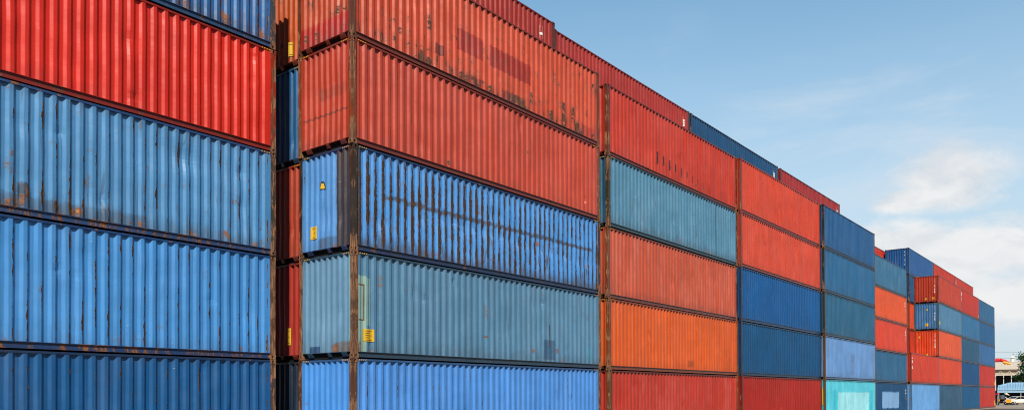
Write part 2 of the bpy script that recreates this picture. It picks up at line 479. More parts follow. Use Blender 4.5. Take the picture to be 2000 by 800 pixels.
near = lambda s, **k: side_variant(s, **k)
A = mkrow('a', .57, 2.45, 12.19, {
 5: dict(c=(52,110,175), rust=.36, edge=.75, dirt=.6, scr=.5, frust=.3, prust=.6, pc=(70,75,85), front=near(11), l='weathered blue container with peeling streaks, topmost of the leftmost stack'),
 4: dict(c=(238,52,42), rust=.04, edge=.02, dirt=.10, fade=.12, scr=.12, prust=.8, pc=(170,60,40), fc=(165,35,30), front=near(12, amp=.016, nd=16), l='bright scarlet container in the leftmost stack, the only red one there'),
 3: dict(c=(92,146,200), rust=.33, edge=.60, dirt=.6, scr=.7, prust=.75, pc=(80,70,60), frust=.5, fc=(35,80,140), front=near(13, amp=.018, nd=18), p=(('f',5.9,6.15,.42,.74,(40,36,40),.7,.14,.09),('f',5.2,8.6,.15,.45,(70,60,55),.35,.05,.1),), l='pale steel blue container with scrapes and rust, directly under the scarlet one'),
 2: dict(c=(80,146,214), rust=.18, edge=.62, dirt=.25, scr=.5, prust=.95, pc=(120,80,45), frust=.5, fc=(20,70,130), front=near(14, amp=.014, nd=12), l='clean bright blue container, second from the ground in the leftmost stack'),
 1: dict(c=(26,92,152), rust=.18, edge=.5, dirt=.35, scr=.45, prust=.8, pc=(90,70,50), fc=(15,55,100), front=near(15), l='dark blue container at the bottom of the leftmost stack'),
})
lB = 12.19-.19
B = mkrow('b', 13.4654, 0, lB, {
 5: dict(c=(222,88,62), rust=.44, edge=.32, dirt=.25, scr=.1, fade=.35, prust=.6, pc=(120,65,45), fc=(150,60,50), front=near(21),
     p=(('f',4.2,5.4,1.10,1.78,(178,42,30),.9,0,.02),('f',5.7,7.9,1.08,1.76,(176,42,30),.9,0,.02),('f',3.2,3.55,.62,.95,(120,36,26),.85,.02,.02),('f',6.3,7.6,.15,.5,(120,40,28),.7,.06,.05),('f',4.8,5.3,.18,.45,(150,36,26),.8,0,.02),('f',9.5,11.8,.2,1.0,None,0,.05,.2),('f',11.0,11.9,.2,.6,(190,40,35),.6,.0,.05)),
     ec=(205,84,52), erust=.55, ep=(('e',0,2.4,.15,.75,(195,25,35),.8,-.1,.08),), l='orange red container with painted over lettering patches, top of the near corner stack'),
 4: dict(c=(212,82,68), rust=.2, edge=.28, dirt=.15, scr=.15, fade=.25, prust=.75, pc=(150,75,45), fc=(150,55,50), front=near(22, nd=4),
     ec=(200,72,56), erust=.15, ep=(('e',.2,2.2,.98,1.04,(60,25,20),.6,.12,.02),('e',.3,1.5,1.45,1.75,(130,60,50),.35,.03,.1)), left=sheet('end_panel', END, 'left', .012, [(1.2,1.0,.9,.02),(.8,1.7,.4,.015)], 9.3, 22), l='dull red container with a creased end wall, just above the rust streaked blue one'),
 3: dict(c=(82,146,218), rust=.28, edge=1.85, dirt=.9, scr=.5, fade=.3, prust=.6, pc=(62,50,46), fc=(28,60,110), front=near(23, amp=.012, nd=14, extra=[(x*.45+3.5, 1.45-.02*x, .16, .03) for x in range(18)]),
     p=(('f',1.2,11.6,1.60,1.72,(30,22,20),.70,.14,.10),('f',.9,9.0,.35,2.4,None,0,.05,.3),('f',0,.32,.15,2.85,(62,52,50),.85,.02,.03)),
     ec=(94,148,212), erust=.2, ep=(('e',0,.78,.1,2.9,(66,50,46),.95,.0,.03),('e',.78,1.6,.15,.5,(60,70,90),.5,.12,.06)), l='blue container with heavy dark rust streaks on every ridge, third from the ground'),
 2: dict(c=(98,136,172), rust=.24, edge=.18, dirt=.35, scr=.3, fade=.3, prust=.85, pc=(110,70,50), fc=(50,80,110), front=near(24, nd=10),
     p=(('f',0,.46,.15,2.25,(160,185,175),.85,0,.01),('f',.46,.62,.9,2.2,(150,180,175),.7,0,.02),('f',.18,.40,1.98,2.02,(110,60,35),.9,.2,.004),('f',.18,.40,1.02,1.06,(110,60,35),.9,.2,.004),('f',.38,.41,1.02,2.02,(110,60,35),.9,.15,.004),
        ('f',8.5,9.2,.25,.95,(40,70,115),.6,.05,.03),('f',8.8,8.87,.7,1.5,(30,30,35),.7,.2,.02),('f',5.2,7.2,.84,.90,None,0,.17,.02),('f',11.3,11.45,.3,.75,(60,165,180),.8,0,.01)),
     ec=(112,146,180), erust=.3, ep=(('e',0,.28,.15,2.85,(150,185,185),.7,0,.03),('e',.1,.9,.15,.45,(130,100,75),.6,.12,.05),('e',1.55,1.95,.18,.36,(30,70,120),.9,-.2,.01)), l='grey blue container with pale green strip and yellow label beside its rusty corner post'),
 1: dict(c=(90,147,224), rust=.22, edge=.40, dirt=.25, scr=.5, prust=.75, pc=(105,65,45), fc=(60,95,150), front=near(25), ec=(84,148,226), l='bright blue container at the bottom of the near corner stack'),
})
sticker(B[2], 'f', .36, .46, .36, .34, 5)
sticker(B[3], 'e', 1.62, .50, .27, .36, 3)
t = put('warning_triangle', drape('warning_triangle', 'e', 1.22, 1.50, 1.86, 2.13, .016, poly=True), BLK, B[3])
put('triangle_face', drape('triangle_face', 'e', 1.265, 1.455, 1.875, 2.075, .020, poly=True), YELS, t)

lC = 12.19+.35
C = mkrow('c', 26.4159, .25, lC, {
 5: dict(c=(214,66,52), rust=.18, edge=.15, dirt=.2, fade=.3, prust=.6, pc=(120,55,35), fc=(150,50,40),
     p=tuple(('f',3.9+i*.55,4.04+i*.55,.58-.02*i+.08*(i%2),1.12-.05*i,(50,25,22),.85,.1,.02) for i in range(9)), l='red container with black scuffs in a row, top of the second full stack'),
 4: dict(c=(94,138,172), rust=.2, edge=.25, dirt=.5, scr=.5, fade=.5, prust=.7, pc=(70,60,50), fc=(50,85,105), ep=(('e',.9,1.6,.3,1.0,(40,165,190),.95,0,.04),), ec=(45,90,120),
     p=(('f',9.6,9.68,.2,2.8,(40,70,90),.7,0,.01),), l='teal blue container with chalky streaks under the red scuffed one'),
 3: dict(c=(214,98,80), rust=.06, edge=.03, dirt=.35, fade=.5, prust=.7, pc=(140,70,45), fc=(150,70,60), l='faded salmon red container between a teal blue and an orange one'),
 2: dict(c=(236,106,52), rust=.05, edge=.03, dirt=.2, fade=.2, prust=.7, pc=(150,75,40), fc=(165,80,50), p=(('f',6.6,7.2,.3,.6,(120,60,40),.4,.05,.06),), l='vivid orange container second from the ground in the second full stack'),
 1: dict(c=(206,66,60), rust=.06, edge=.03, dirt=.15, fade=.45, prust=.7, pc=(130,80,45), fc=(120,50,45), p=(('f',0,.25,.1,2.8,(110,80,45),.8,0,.02),), l='faded red container at the ground directly under the vivid orange one'),
})
lD = 12.19+.55
Dd = mkrow('d', 39.0411, .08, lD, {
 5: dict(c=(228,80,60), rust=.03, dirt=.12, fade=.2, l='orange red container crowning the third full stack'),
 4: dict(c=(228,84,66), rust=.04, dirt=.15, fade=.3, l='salmon red container directly above two dark blue ones'),
 3: dict(c=(0,88,154), rust=.02, dirt=.15, fade=.08, pc=(10,50,90), prust=.2, frust=.1, l='deep blue container, upper of the two dark blue ones under the salmon red'),
 2: dict(c=(0,80,132), rust=.02, dirt=.12, fade=.06, pc=(10,45,80), prust=.2, frust=.1, l='deep blue container, lower of the two, above the dark red one'),
 1: dict(c=(186,44,40), rust=.03, dirt=.1, fade=.1, l='plain dark red container at the foot of the third full stack'),
})
Ee = mkrow('e', 51.938, -.12, 12.12, {
 5: dict(c=(34,90,146), rust=.03, fade=.2, pc=(25,40,55), l='smooth dark blue container topping the stack above the turquoise one'),
 4: dict(c=(44,102,152), rust=.03, fade=.2, pc=(35,40,45), l='mid blue container second from the top above the turquoise one'),
 3: dict(c=(42,98,138), rust=.04, fade=.2, pc=(60,50,45), l='slate blue container in the middle of the stack above the turquoise one'),
 2: dict(c=(112,150,208), rust=.05, fade=.4, dirt=.3, pc=(110,75,50), p=(('f',5.7,6.6,.4,1.9,(95,90,130),.35,.03,.2),), l='pale periwinkle blue container resting on the turquoise one'),
 1: dict(c=(98,200,224), rust=.04, fade=.3, scr=.5, pc=(100,90,70), p=(('f',2.7,10.4,0,2.05,(168,224,236),.85,0,.12),('f',10.4,11.3,0,2.2,(60,180,205),.65,0,.1),('f',1.5,2.7,0,2.2,(62,182,208),.6,0,.15)), l='turquoise container with a pale repainted rectangle at ground level'),
})
sticker(Ee[1], 'e', .15, 1.2, .5, 1.1, 5)
Ff = mkrow('f', 64.3, .38, 12.15, {
 5: dict(c=(64,112,152), rust=.05, fade=.4, l='grey blue container with gentler stains on top of two orange red ones'),
 4: dict(c=(240,98,58), rust=.03, fade=.2, l='bright orange container directly beneath the grey blue top one'),
 3: dict(c=(232,78,62), rust=.04, fade=.2, l='orange red container between a bright orange and a slate blue one'),
 2: dict(c=(48,100,144), rust=.05, fade=.3, l='slate blue container resting on the one with a light blue square'),
 1: dict(c=(18,76,124), rust=.04, fade=.2, p=(('f',3.6,9.1,.72,2.1,(140,176,222),.9,0,.14),), l='dark blue container with a light blue repainted square on its side'),
}, low=True)
Gg = mkrow('g', 77.95, .35, 12.30, {
 2: dict(c=(224,72,56), rust=.03, fade=.15, l='orange red container on top of the low two container stack'),
 1: dict(c=(112,162,222), rust=.04, fade=.4, l='light blue container at the ground under the low stack'),
})
Hh = mkrow('h', 90.40, .40, 12.70, {
 5: dict(c=(206,70,52), rust=.05, fade=.3, left=LEFTS[0], l='brick red container with yellow dots on its end, top of the exposed ends'),
 4: dict(c=(84,128,168), rust=.04, fade=.3, left=LEFTS[1], ec=(70,115,165), l='steel blue container with yellow square on its end between two red ones'),
 3: dict(c=(240,102,72), rust=.03, fade=.2, left=LEFTS[2], ec=(225,80,45), l='orange container whose end sits above the low two container stack'),
 2: dict(c=(234,84,60), rust=.03, fade=.15, l='orange red container second from the ground right of the low stack'),
 1: dict(c=(56,90,124), rust=.05, fade=.3, l='dull navy grey container at the ground right of the light blue one'),
})
Ii = mkrow('i', 103.19, .44, 12.55, {
 5: dict(c=(206,58,56), rust=.03, fade=.15, l='red container on top of the second last stack'),
 4: dict(c=(54,112,162), rust=.03, fade=.2, l='mid blue container under the red top of the second last stack'),
 3: dict(c=(44,88,126), rust=.03, fade=.15, l='dusky blue container in the middle of the second last stack'),
 2: dict(c=(0,78,134), rust=.02, fade=.1, l='deep blue container second from the ground in the second last stack'),
 1: dict(c=(0,88,138), rust=.02, fade=.1, l='teal navy container at the ground in the second last stack'),
})
Jj = mkrow('j', 115.86, .49, 13.50, {
 5: dict(c=(46,98,146), rust=.03, fade=.2, l='blue container at the top of the farthest stack'),
 4: dict(c=(30,92,146), rust=.03, fade=.2, l='blue container second from the top of the farthest stack'),
 3: dict(c=(54,102,160), rust=.03, fade=.2, l='lavender tinged blue container above the two farthest red ones'),
 2: dict(c=(206,54,54), rust=.03, fade=.2, l='red container, upper of two in the farthest stack'),
 1: dict(c=(202,52,52), rust=.03, fade=.2, l='red container at ground level in the farthest stack'),
})
# second row, seen through the gaps and over the top
pal = [(170,60,50),(40,80,130),(150,50,45),(60,110,150),(190,80,50)]
def hidden(n): return {lv: dict(c=pal[(lv*3+n) % 5], l='second row container hidden behind the front stacks') for lv in range(1, 6)}
B2 = hidden(0); B2.update({
 6: dict(c=(176,50,44), rust=.08, fade=.2, pc=(110,50,40), l='dark red container peeking over the near corner stack'),
 5: dict(c=(222,98,34), rust=.35, fade=.2, prust=.85, pc=(150,70,30), l='rusty orange container end in the gap, topmost behind the corner stack'),
 4: dict(c=(34,100,158), rust=.08, fade=.2, prust=.8, pc=(60,70,85), l='dark blue container end in the gap behind the dull red one'),
 3: dict(c=(204,78,58), rust=.15, fade=.1, prust=.6, pc=(60,45,40), l='brownish red container end in the gap behind the rust streaked blue one'),
 2: dict(c=(196,56,48), rust=.08, fade=.1, prust=.8, pc=(160,75,45), l='deep red container end with yellow label in the gap behind the grey blue one'),
 1: dict(c=(26,42,70), rust=.08, fade=.1, prust=.5, pc=(60,50,50), l='near black navy container end at the foot of the gap')})
B2 = mkrow('bb', 13.70, 2.53, 12.19, B2)
sticker(B2[2], 'e', .62, .48, .22, .50, 3); sticker(B2[5], 'e', .52, .35, .2, .42, 2)
C2 = hidden(1); C2.update({6: dict(c=(184,54,54), rust=.05, fade=.2, pc=(100,50,40), l='dark red container peeking over the second full stack')})
C2 = mkrow('cc', 26.25, 2.83, 12.31, C2)
D2 = hidden(2); D2.update({6: dict(c=(22,76,124), rust=.04, fade=.1, l='navy blue container peeking over the third full stack')})
D2 = mkrow('dd', 38.74, 2.83, 12.77, D2)
E2 = hidden(3); E2.update({6: dict(c=(176,48,60), rust=.04, fade=.2, l='maroon container peeking out beyond the navy one on the top row')})
E2 = mkrow('ee', 51.89, 2.83, 13.0, E2)
G2 = hidden(4); G2.update({
 6: dict(c=(44,92,154), rust=.03, fade=.1, ec=(24,86,150), l='royal blue container high in the second row with its corrugated end showing'),
 5: dict(c=(34,86,134), l='dark blue container sliver in the gap left of the exposed ends'),
 4: dict(c=(228,88,50), l='orange container sliver in the gap left of the exposed ends'),
 3: dict(c=(206,66,50), l='red container sliver in the gap left of the exposed ends')})
G2 = mkrow('gg', 88.34, 2.83, 11.74, G2)
H2 = hidden(0); H2.update({6: dict(c=(204,62,52), rust=.03, fade=.1, l='red container on the top row right of the royal blue one')})
H2 = mkrow('hh', 100.3, 2.83, 12.7, H2)
I2 = hidden(1); I2.update({6: dict(c=(206,64,56), rust=.03, fade=.1, l='red container on the top row, last before the skyline drops')})
I2 = mkrow('ii', 113.3, 2.83, 13.5, I2)
F3 = hidden(2); F3.update({6: dict(c=(214,66,56), rust=.03, fade=.1, l='red container corner showing between the grey blue top and the royal blue end')})
F3 = mkrow('ff', 76.0, 5.45, 13.9, F3)
# white and yellow marks seen on the containers
for r, a in ((B2[6], 11.2), (C2[6], 11.5), (D2[6], 11.5), (E2[6], 11.5), (Ff[4], 11.4), (Ff[3], 11.4), (Ff[1], 11.4), (Gg[2], .35), (I2[6], .6), (Ii[5], .4)):
    serial(r, 'f', a, 2.45, 8, .11, .16)
for lv in (3,4,5): serial(Hh[lv], 'e', .36, 2.55, 13, .095, .09)
serial(G2[6], 'e', .40, 2.55, 12, .1, .1)
for lv, a, z, w in ((5,1.15,.35,.2),(5,.42,.38,.2),(4,1.1,2.1,.17),(4,1.05,.45,.28),(3,1.85,2.1,.2),(3,1.1,.2,.2)):
    sticker(Hh[lv], 'e', a, z, w, w*1.1, 1)
sticker(Jj[1], 'f', 12-.75, .3, .35, .7, 1); sticker(Jj[2], 'f', 12-.75, .3, .35, .5, 1); sticker(Ii[5], 'f', 11.3, .3, .4, .35, 1); sticker(Hh[4], 'f', .3, .6, .4, .4, 1)

# ------------------------------------------------------------------ camera
CX, CY, FPX = 1086.81, 754.31, 1524.9
ANG, PITCHC, ROLL = .6469, .012, -.0036
CAMPOS = Vector((0, -17.052, 1.8474))
cam = bpy.data.cameras.new('camera'); co = link(bpy.data.objects.new('camera', cam))
Fw = Vector((math.cos(ANG)*math.cos(PITCHC), math.sin(ANG)*math.cos(PITCHC), math.sin(PITCHC)))
Rt = Vector((math.sin(ANG), -math.cos(ANG), 0)); Up = Rt.cross(Fw)
cr, sr = math.cos(ROLL), math.sin(ROLL)
# image axes: x' = x cos - y sin ; y'(down) = x sin + y cos
Rx = Rt*cr + Up*sr; Ux = Up*cr - Rt*sr
from mathutils import Matrix
M = Matrix((Rx, Ux, -Fw)).transposed().to_4x4(); M.translation = CAMPOS
co.matrix_world = M
cam.sensor_fit = 'HORIZONTAL'; cam.sensor_width = 36; cam.lens = FPX/2000*36
cam.shift_x = (1000-CX)/2000; cam.shift_y = (CY-400)/2000
cam.clip_start = .1; cam.clip_end = 5000
S.camera = co
def ray(px, py):
    x, y = px-CX, py-CY
    return (Fw + Rx*(x/FPX) - Ux*(y/FPX))
def at(px, py, dist):
    return CAMPOS + ray(px, py)*dist
def ground_at(px, dist, z=0):
    p = at(px, 770, dist); return Vector((p.x, p.y, z))

# ------------------------------------------------------------------ ground
def ground_mat():
    m = bpy.data.materials.new('yard_concrete'); m.use_nodes = True
    q = NT(m.node_tree); b = q.n['Principled BSDF']
    tc = q.node('ShaderNodeTexCoord'); o = tc.outputs['Object']
    n1 = q.noise(o, .12, 5, .6); n2 = q.noise(o, 3., 6, .7); n3 = q.noise(o, 40, 3, .6)
    c = q.mix(q.ss(n1,.35,.65), (.36,.30,.25), (.25,.22,.19)); c = q.mix(q.mul(q.ss(n2,.5,.7),.5), c, (.13,.115,.1))
    f = q.add(.85, q.mul(n3,.3)); c = q.mix(1, c, q.vec(f,f,f), 'MULTIPLY')
    q.set(b.inputs['Base Color'], c); b.inputs['Roughness'].default_value = .9
    bp = q.node('ShaderNodeBump'); bp.inputs['Distance'].default_value = .02; q.set(bp.inputs['Height'], n3); q.l.new(bp.outputs[0], b.inputs['Normal'])
    return m
g = bpy.data.objects.new('ground', mesh_from('ground', [(-2500,-2500,0),(2500,-2500,0),(2500,2500,0),(-2500,2500,0)], [(0,1,2,3)]))
g.data.materials.append(ground_mat()); link(g); g['kind'] = 'structure'

bounce_sheet = bpy.data.objects.new('asphalt_road', mesh_from('asphalt_road', [(-60,-60,.004),(118,-60,.004),(118,-.6,.004),(-60,-.6,.004)], [(0,1,2,3)]))  # dark sheet added out of view to cut light bounced onto the stacks
bounce_sheet.data.materials.append(simple('bounce_cut_dark', (.055,.054,.052), .9, var=.35, scale=2., linear=True, bump=.01)); link(bounce_sheet); bounce_sheet['kind'] = 'structure'

# ------------------------------------------------------------------ background right of the stacks
hdg = math.atan2(ray(1972,770).y, ray(1972,770).x)     # heading of the view there
def place(px, dist): p = ground_at(px, dist); return (p.x, p.y, 0)
beige = simple('beige_metal_roof', (200,188,174), .7, var=.1, scale=.6)
cream = simple('cream_wall', (190,172,150), .7, var=.25, scale=1.5)
void = simple('dark_interior', (14,20,30), .9)
whitep = simple('white_paint', (232,230,225), .5, var=.05)
pblue = simple('pale_blue_roof', (150,190,220), .6, var=.08, scale=.7)
navy = simple('dark_back_wall', (16,34,60), .8)
greyb = simple('blue_grey_tank', (84,98,116), .5)
glassd = simple('dark_glass', (22,28,34), .15)
tyre = simple('tyre_rubber', (22,22,22), .85)
redp = simple('red_plastic', (205,40,45), .45)
redc = simple('red_machine_paint', (222,40,42), .4)
yelp = simple('yellow_machine_paint', (238,170,30), .45)
tan = simple('tan_cloth', (222,205,180), .8)
brown = simple('brown_frame', (96,66,50), .7, var=.4)
skin = simple('skin', (150,100,75), .6)
steel = simple('galvanised_steel', (190,192,192), .5)

# warehouse: local x to the right across the view, y away, origin at the front left foot
wd = 205.; w0 = ground_at(1930, wd); rz = hdg - math.pi/2
def hgt(py, d): return CAMPOS.z + (768.5-py)/FPX*d
def acr(px, d, px0): return (px-px0)/FPX*d
wh = empty('warehouse', tuple(w0), 'beige roofed open sided warehouse far beyond the last stack', 'warehouse', rz=rz)
xr = acr(1993, wd, 1930)*.98; ze = hgt(720.5, wd); zt = hgt(706, wd+9)
rf = MB(); V = rf
rf.prism([(-.6, ze),(9, zt),(18, ze),(18, ze+.18),(9, zt+.18),(-.6, ze+.18)], 0, -14, xr)
for i in range(40): rf.box((-14+i*.55,-.62,ze+.19),(-14+i*.55+.05,-.60,ze+.2))
rf.build('roof', beige, wh)
MB().box((-14,0,hgt(732,wd)),(xr-1.2,.25,ze-.35)).build('fascia_wall', cream, wh)
MB().box((-14,6,0),(xr-1.2,6.2,ze-.3)).build('back_wall', void, wh)
for px, wdt in ((1956.5,.16),(1969.5,.16),(1983.5,.45),(1943,.16),(1930,.16)):
    x = acr(px, wd, 1930); MB().box((x-wdt/2,-.2,0),(x+wdt/2,.0,hgt(731,wd))).build('column', whitep, wh)
tr = MB(); z0, z1 = hgt(731,wd), hgt(720.5,wd); xa, xb = acr(1984,wd,1930), acr(2030,wd,1930)
tr.bar((-3,-.9,z0),(xb,-.9,z0),.09); tr.bar((xa,-.9,z1),(xb,-.9,z1),.09)
for i in range(5):
    x = xa+i*1.55; tr.bar((x,-.9,z0),(x,-.9,z1),.09); tr.bar((x,-.9,z1),(x+1.55,-.9,z0),.07)
tr.bar((xb,-.9,0),(xb,-.9,z1),.14)
for i in range(6): x=-2+i*2.0; tr.bar((x,-.9,z0),(x+.9,-.9,z0+1.0),.05); tr.bar((x+.9,-.9,z0+1.0),(x+1.8,-.9,z0),.05)
tr.build('truss', whitep, wh)
fan = MB(); x = acr(1971.5,wd,1930); fan.bar((x,8.8,zt-.2),(x,8.8,zt+1.1),.45,10); fan.bar((x,8.8,zt+1.1),(x,8.8,zt+1.5),.7,10,.15)
fan.build('roof_vent', whitep, wh)
# blue canopy
cd = 165.; c0 = ground_at(1940, cd)
cn = empty('canopy_building', tuple(c0), 'low shed with a pale blue ribbed metal roof behind the white car', 'shed', rz=rz)
ze = hgt(760.5,cd); zt = hgt(745.5,cd+10); xl = acr(1947,cd,1940); xR = 14
rf = MB(); rf.V += [(xl,-.5,ze),(xR,-.5,ze),(xR,10,zt),(acr(1966,cd+10,1940),10,zt),(xl,7,ze+ (zt-ze)*.62)]; rf.F += [(0,1,2,3,4)]
rfm = rf.build('roof', pblue, cn)
rb = MB()
for i in range(44):
    x = xl+.1+i*.3; rb.bar((x,-.5,ze+.02),(x,9.9 if x > 2.6 else 6.6, ze+.02+(zt-ze)*((10.4 if x > 2.6 else 7.1)/10.5)),.035,5)
rb.build('roof_rib', pblue, cn)
MB().box((xl,-.52,hgt(765,cd)),(xR,-.46,ze-.10)).build('fascia', pblue, cn)
MB().box((xl-3,8,0),(xR,8.2,ze)).build('back_wall', navy, cn)
for i in range(4): MB().box((xl+.2+i*4,-.4,0),(xl+.32+i*4,-.28,ze-.1)).build('column', steel, cn)

# white car: seen from behind at three quarters; local x forward
def car(loc, rz, label):
    r = empty('parked_car', loc, label, 'car', rz=rz)
    Lc, Wc = 4.3, 1.72
    sec = [(-2.15,.45,.80),(-2.05,.30,1.00),(-1.3,.26,1.02),(0,.26,.98),(.9,.26,.95),(1.7,.28,.82),(2.1,.32,.66),(2.16,.42,.55)]
    V=[];F=[]
    for (x,zb,zt2) in sec:
        wv = Wc/2*(1 if abs(x)<1.8 else .9)
        V += [(x,-wv*.94,zb),(x,-wv,zb+.15),(x,-wv,zt2-.12),(x,-wv*.9,zt2),(x,wv*.9,zt2),(x,wv,zt2-.12),(x,wv,zb+.15),(x,wv*.94,zb)]
    for i in range(len(sec)-1):
        for j in range(8): k=(j+1)%8; F.append((i*8+j,(i+1)*8+j,(i+1)*8+k,i*8+k))
    F.append(tuple(range(8))); F.append(tuple((len(sec)-1)*8+j for j in reversed(range(8))))
    m = MB(); m.V=V; m.F=F; m.build('body', whitep, r, True)
    cab = [(-2.0,.98),(-1.55,1.42),(-.2,1.47),(.35,1.40),(1.15,.95)]
    gm = MB(); gm.prism([(x,z) for x,z in cab],1,-.72,.72); gm.build('window', glassd, r)
    rm = MB(); rm.prism([(-1.62,1.40),(-1.5,1.46),(-.2,1.50),(.38,1.43),(.3,1.39),(-.2,1.44)],1,-.74,.74)
    for y in (-.735,.715):
        for (xa,za),(xb2,zb2) in (((-2.0,.98),(-1.55,1.42)),((-.45,.96),(-.4,1.45)),((1.15,.95),(.35,1.40))):
            rm.bar((xa,y,za),(xb2,y,zb2),.035,6)
    rm.build('roof', whitep, r)
    for x in (-1.35,1.3):
        for y in (-.8,.8):
            w = MB(); w.bar((x,y-.1,.31),(x,y+.1,.31),.31,18); w=w.build('wheel',tyre,r); h=MB(); h.bar((x,y-.11,.31),(x,y+.11,.31),.17,12); h.build('rim',steel,w)
    for y in (-.62,.62):
        MB().box((-2.17,y-.14,.72),(-2.1,y+.14,.9)).build('tail_light', redp, r)
        MB().box((2.08,y-.16,.56),(2.17,y+.16,.68)).build('headlight', steel, r)
    return r
car(place(1983.5,143), hdg+R(140), 'white hatchback parked under the pale blue shed roof')
# food cart with tank, white counter and parasol
fc = empty('vendor_cart', place(1955,138), 'dark framed cart with a blue grey drum beside the farthest stack', 'cart', rz=rz)
u = 138/FPX
k = MB()
for x in (-.55,.6):
    for y in (-.4,.4): k.bar((x,y,.3),(x,y,1.35),.04,6)
k.box((-.7,-.5,.55),(.75,.5,.62)); k.box((-.7,-.5,1.0),(.75,.5,1.06)); k.build('frame', brown, fc)
k = MB(); k.bar((.15,0,1.08),(.15,0,1.75),.38,16); k.build('drum', greyb, fc)
MB().box((.76,-.5,.5),(2.1,.5,1.12)).build('counter', whitep, fc)
for x in (-.5,.7,1.8):
    w = MB(); w.bar((x,-.55,.28),(x,-.47,.28),.28,16); w = w.build('wheel', tyre, fc); MB().bar((x,-.57,.28),(x,-.45,.28),.07,8).build('hub', steel, w)
MB().bar((-.3,-.45,.75),(-.3,-.45,1.0),.12,8).build('jar', yelp, fc)
MB().bar((1.0,-.1,1.12),(.6,-.1,1.45),.05,6).build('handle', whitep, fc)
def parasol(px, dist, ztop, rad, mat, label, tilt=0):
    r = empty('parasol', place(px,dist), label, 'parasol', rz=rz)
    m = MB(); n=8; V=[(0,0,ztop)]; F=[]
    for i in range(n):
        a=2*math.pi*i/n; V.append((rad*math.cos(a),rad*math.sin(a),ztop-.32+tilt*math.cos(a)))
    for i in range(n): F.append((0,1+i,1+(i+1)%n))
    m.V=V;m.F=F; m.build('canopy',mat,r); MB().bar((0,0,0),(0,0,ztop),.03,6).build('pole',steel,r)
    MB().bar((0,0,0),(0,0,.08),.22,10).build('base',DARK,r)
parasol(1966.5, 139, 2.15, .48, tan, 'tan parasol opened above the cart counter', -.16)
parasol(1948.5, 137, 2.2, .35, redp, 'small red parasol against the edge of the farthest stack', .1)
# yellow hand truck box with black base
yb = empty('yellow_crate', place(1970,136), 'yellow crate on a black wheeled dolly in front of the white car', 'crate', rz=rz)
k = MB(); k.box((-.38,-.3,.42),(.38,.3,1.0)); k.box((-.42,-.34,.95),(.42,.34,1.02)); k.build('bin', yelp, yb)
MB().box((-.42,-.32,.1),(.42,.32,.40)).build('dolly', tyre, yb)
for x in (-.3,.3): MB().bar((x,-.36,.09),(x,-.30,.09),.09,10).build('wheel', DARK, yb)

# crane whose boom tip shows over the far roof
bd = 160.; b0 = ground_at(1915, bd)
cr_ = empty('mobile_crane', tuple(b0), 'red crane boom with drooping yellow tip above the beige warehouse roof', 'crane', rz=rz)
def bp_(px,py): return (acr(px,bd,1915), 0, hgt(py,bd))
k = MB(); pts = [bp_(1915,704),bp_(1948,702),bp_(1957,703.5),bp_(1964,707)]
for a, b_, ra, rb_ in ((0,1,.36,.36),(1,2,.36,.26),(2,3,.26,.12)): k.bar(pts[a],pts[b_],ra,10,rb_)
k.build('boom', redc, cr_, True)
k = MB(); k.bar(bp_(1954,706),bp_(1962,708.5),.30,8,.34); k.bar(bp_(1961,708.5),bp_(1967,710),.30,8,.12); k.bar(bp_(1957,704),bp_(1959,711),.18,8,.3); k.build('tip', yelp, cr_)
k = MB(); k.bar((0,0,1.2),(0,0,pts[0][2]),.35,10); k.build('mast', redc, cr_)
k = MB(); k.box((-2.6,-1.2,.7),(2.6,1.2,1.5)); k.box((-2.4,-1.1,1.5),(-.8,1.1,2.6)); k.build('chassis', redc, cr_)
for x in (-1.8,1.8):
    for y in (-1.25,1.25): w = MB(); w.bar((x,y-.2,.6),(x,y+.2,.6),.6,18); w.build('wheel', tyre, cr_)

# utility poles and cables
def cable(p, q, sag, parent, r=.022):
    m = MB(); prev = None
    for i in range(25):
        t = i/24; v = Vector(p).lerp(Vector(q), t); v.z -= sag*4*t*(1-t)
        if prev is not None: m.bar(prev, v, r, 4)
        prev = v
    m.build('cable', DARK, parent)
pa = ground_at(1850, 190); pb = ground_at(2130, 190)
up = empty('utility_pole', tuple(pa), 'concrete utility pole carrying thin overhead cables behind the stacks', 'utility pole')
MB().bar((0,0,0),(0,0,13.8),.18,10,.12).build('pole', steel, up)
d = pb-pa
for z in (hgt(685,190), hgt(704.5,190)+.0, hgt(697,190)):
    cable((0,0,z+.15),(d.x,d.y,z+.25),.3,up)
up2 = empty('utility_pole', tuple(pb), 'concrete utility pole standing out to the right of the yard', 'utility pole')
MB().bar((0,0,0),(0,0,13.8),.18,10,.12).build('pole', steel, up2)

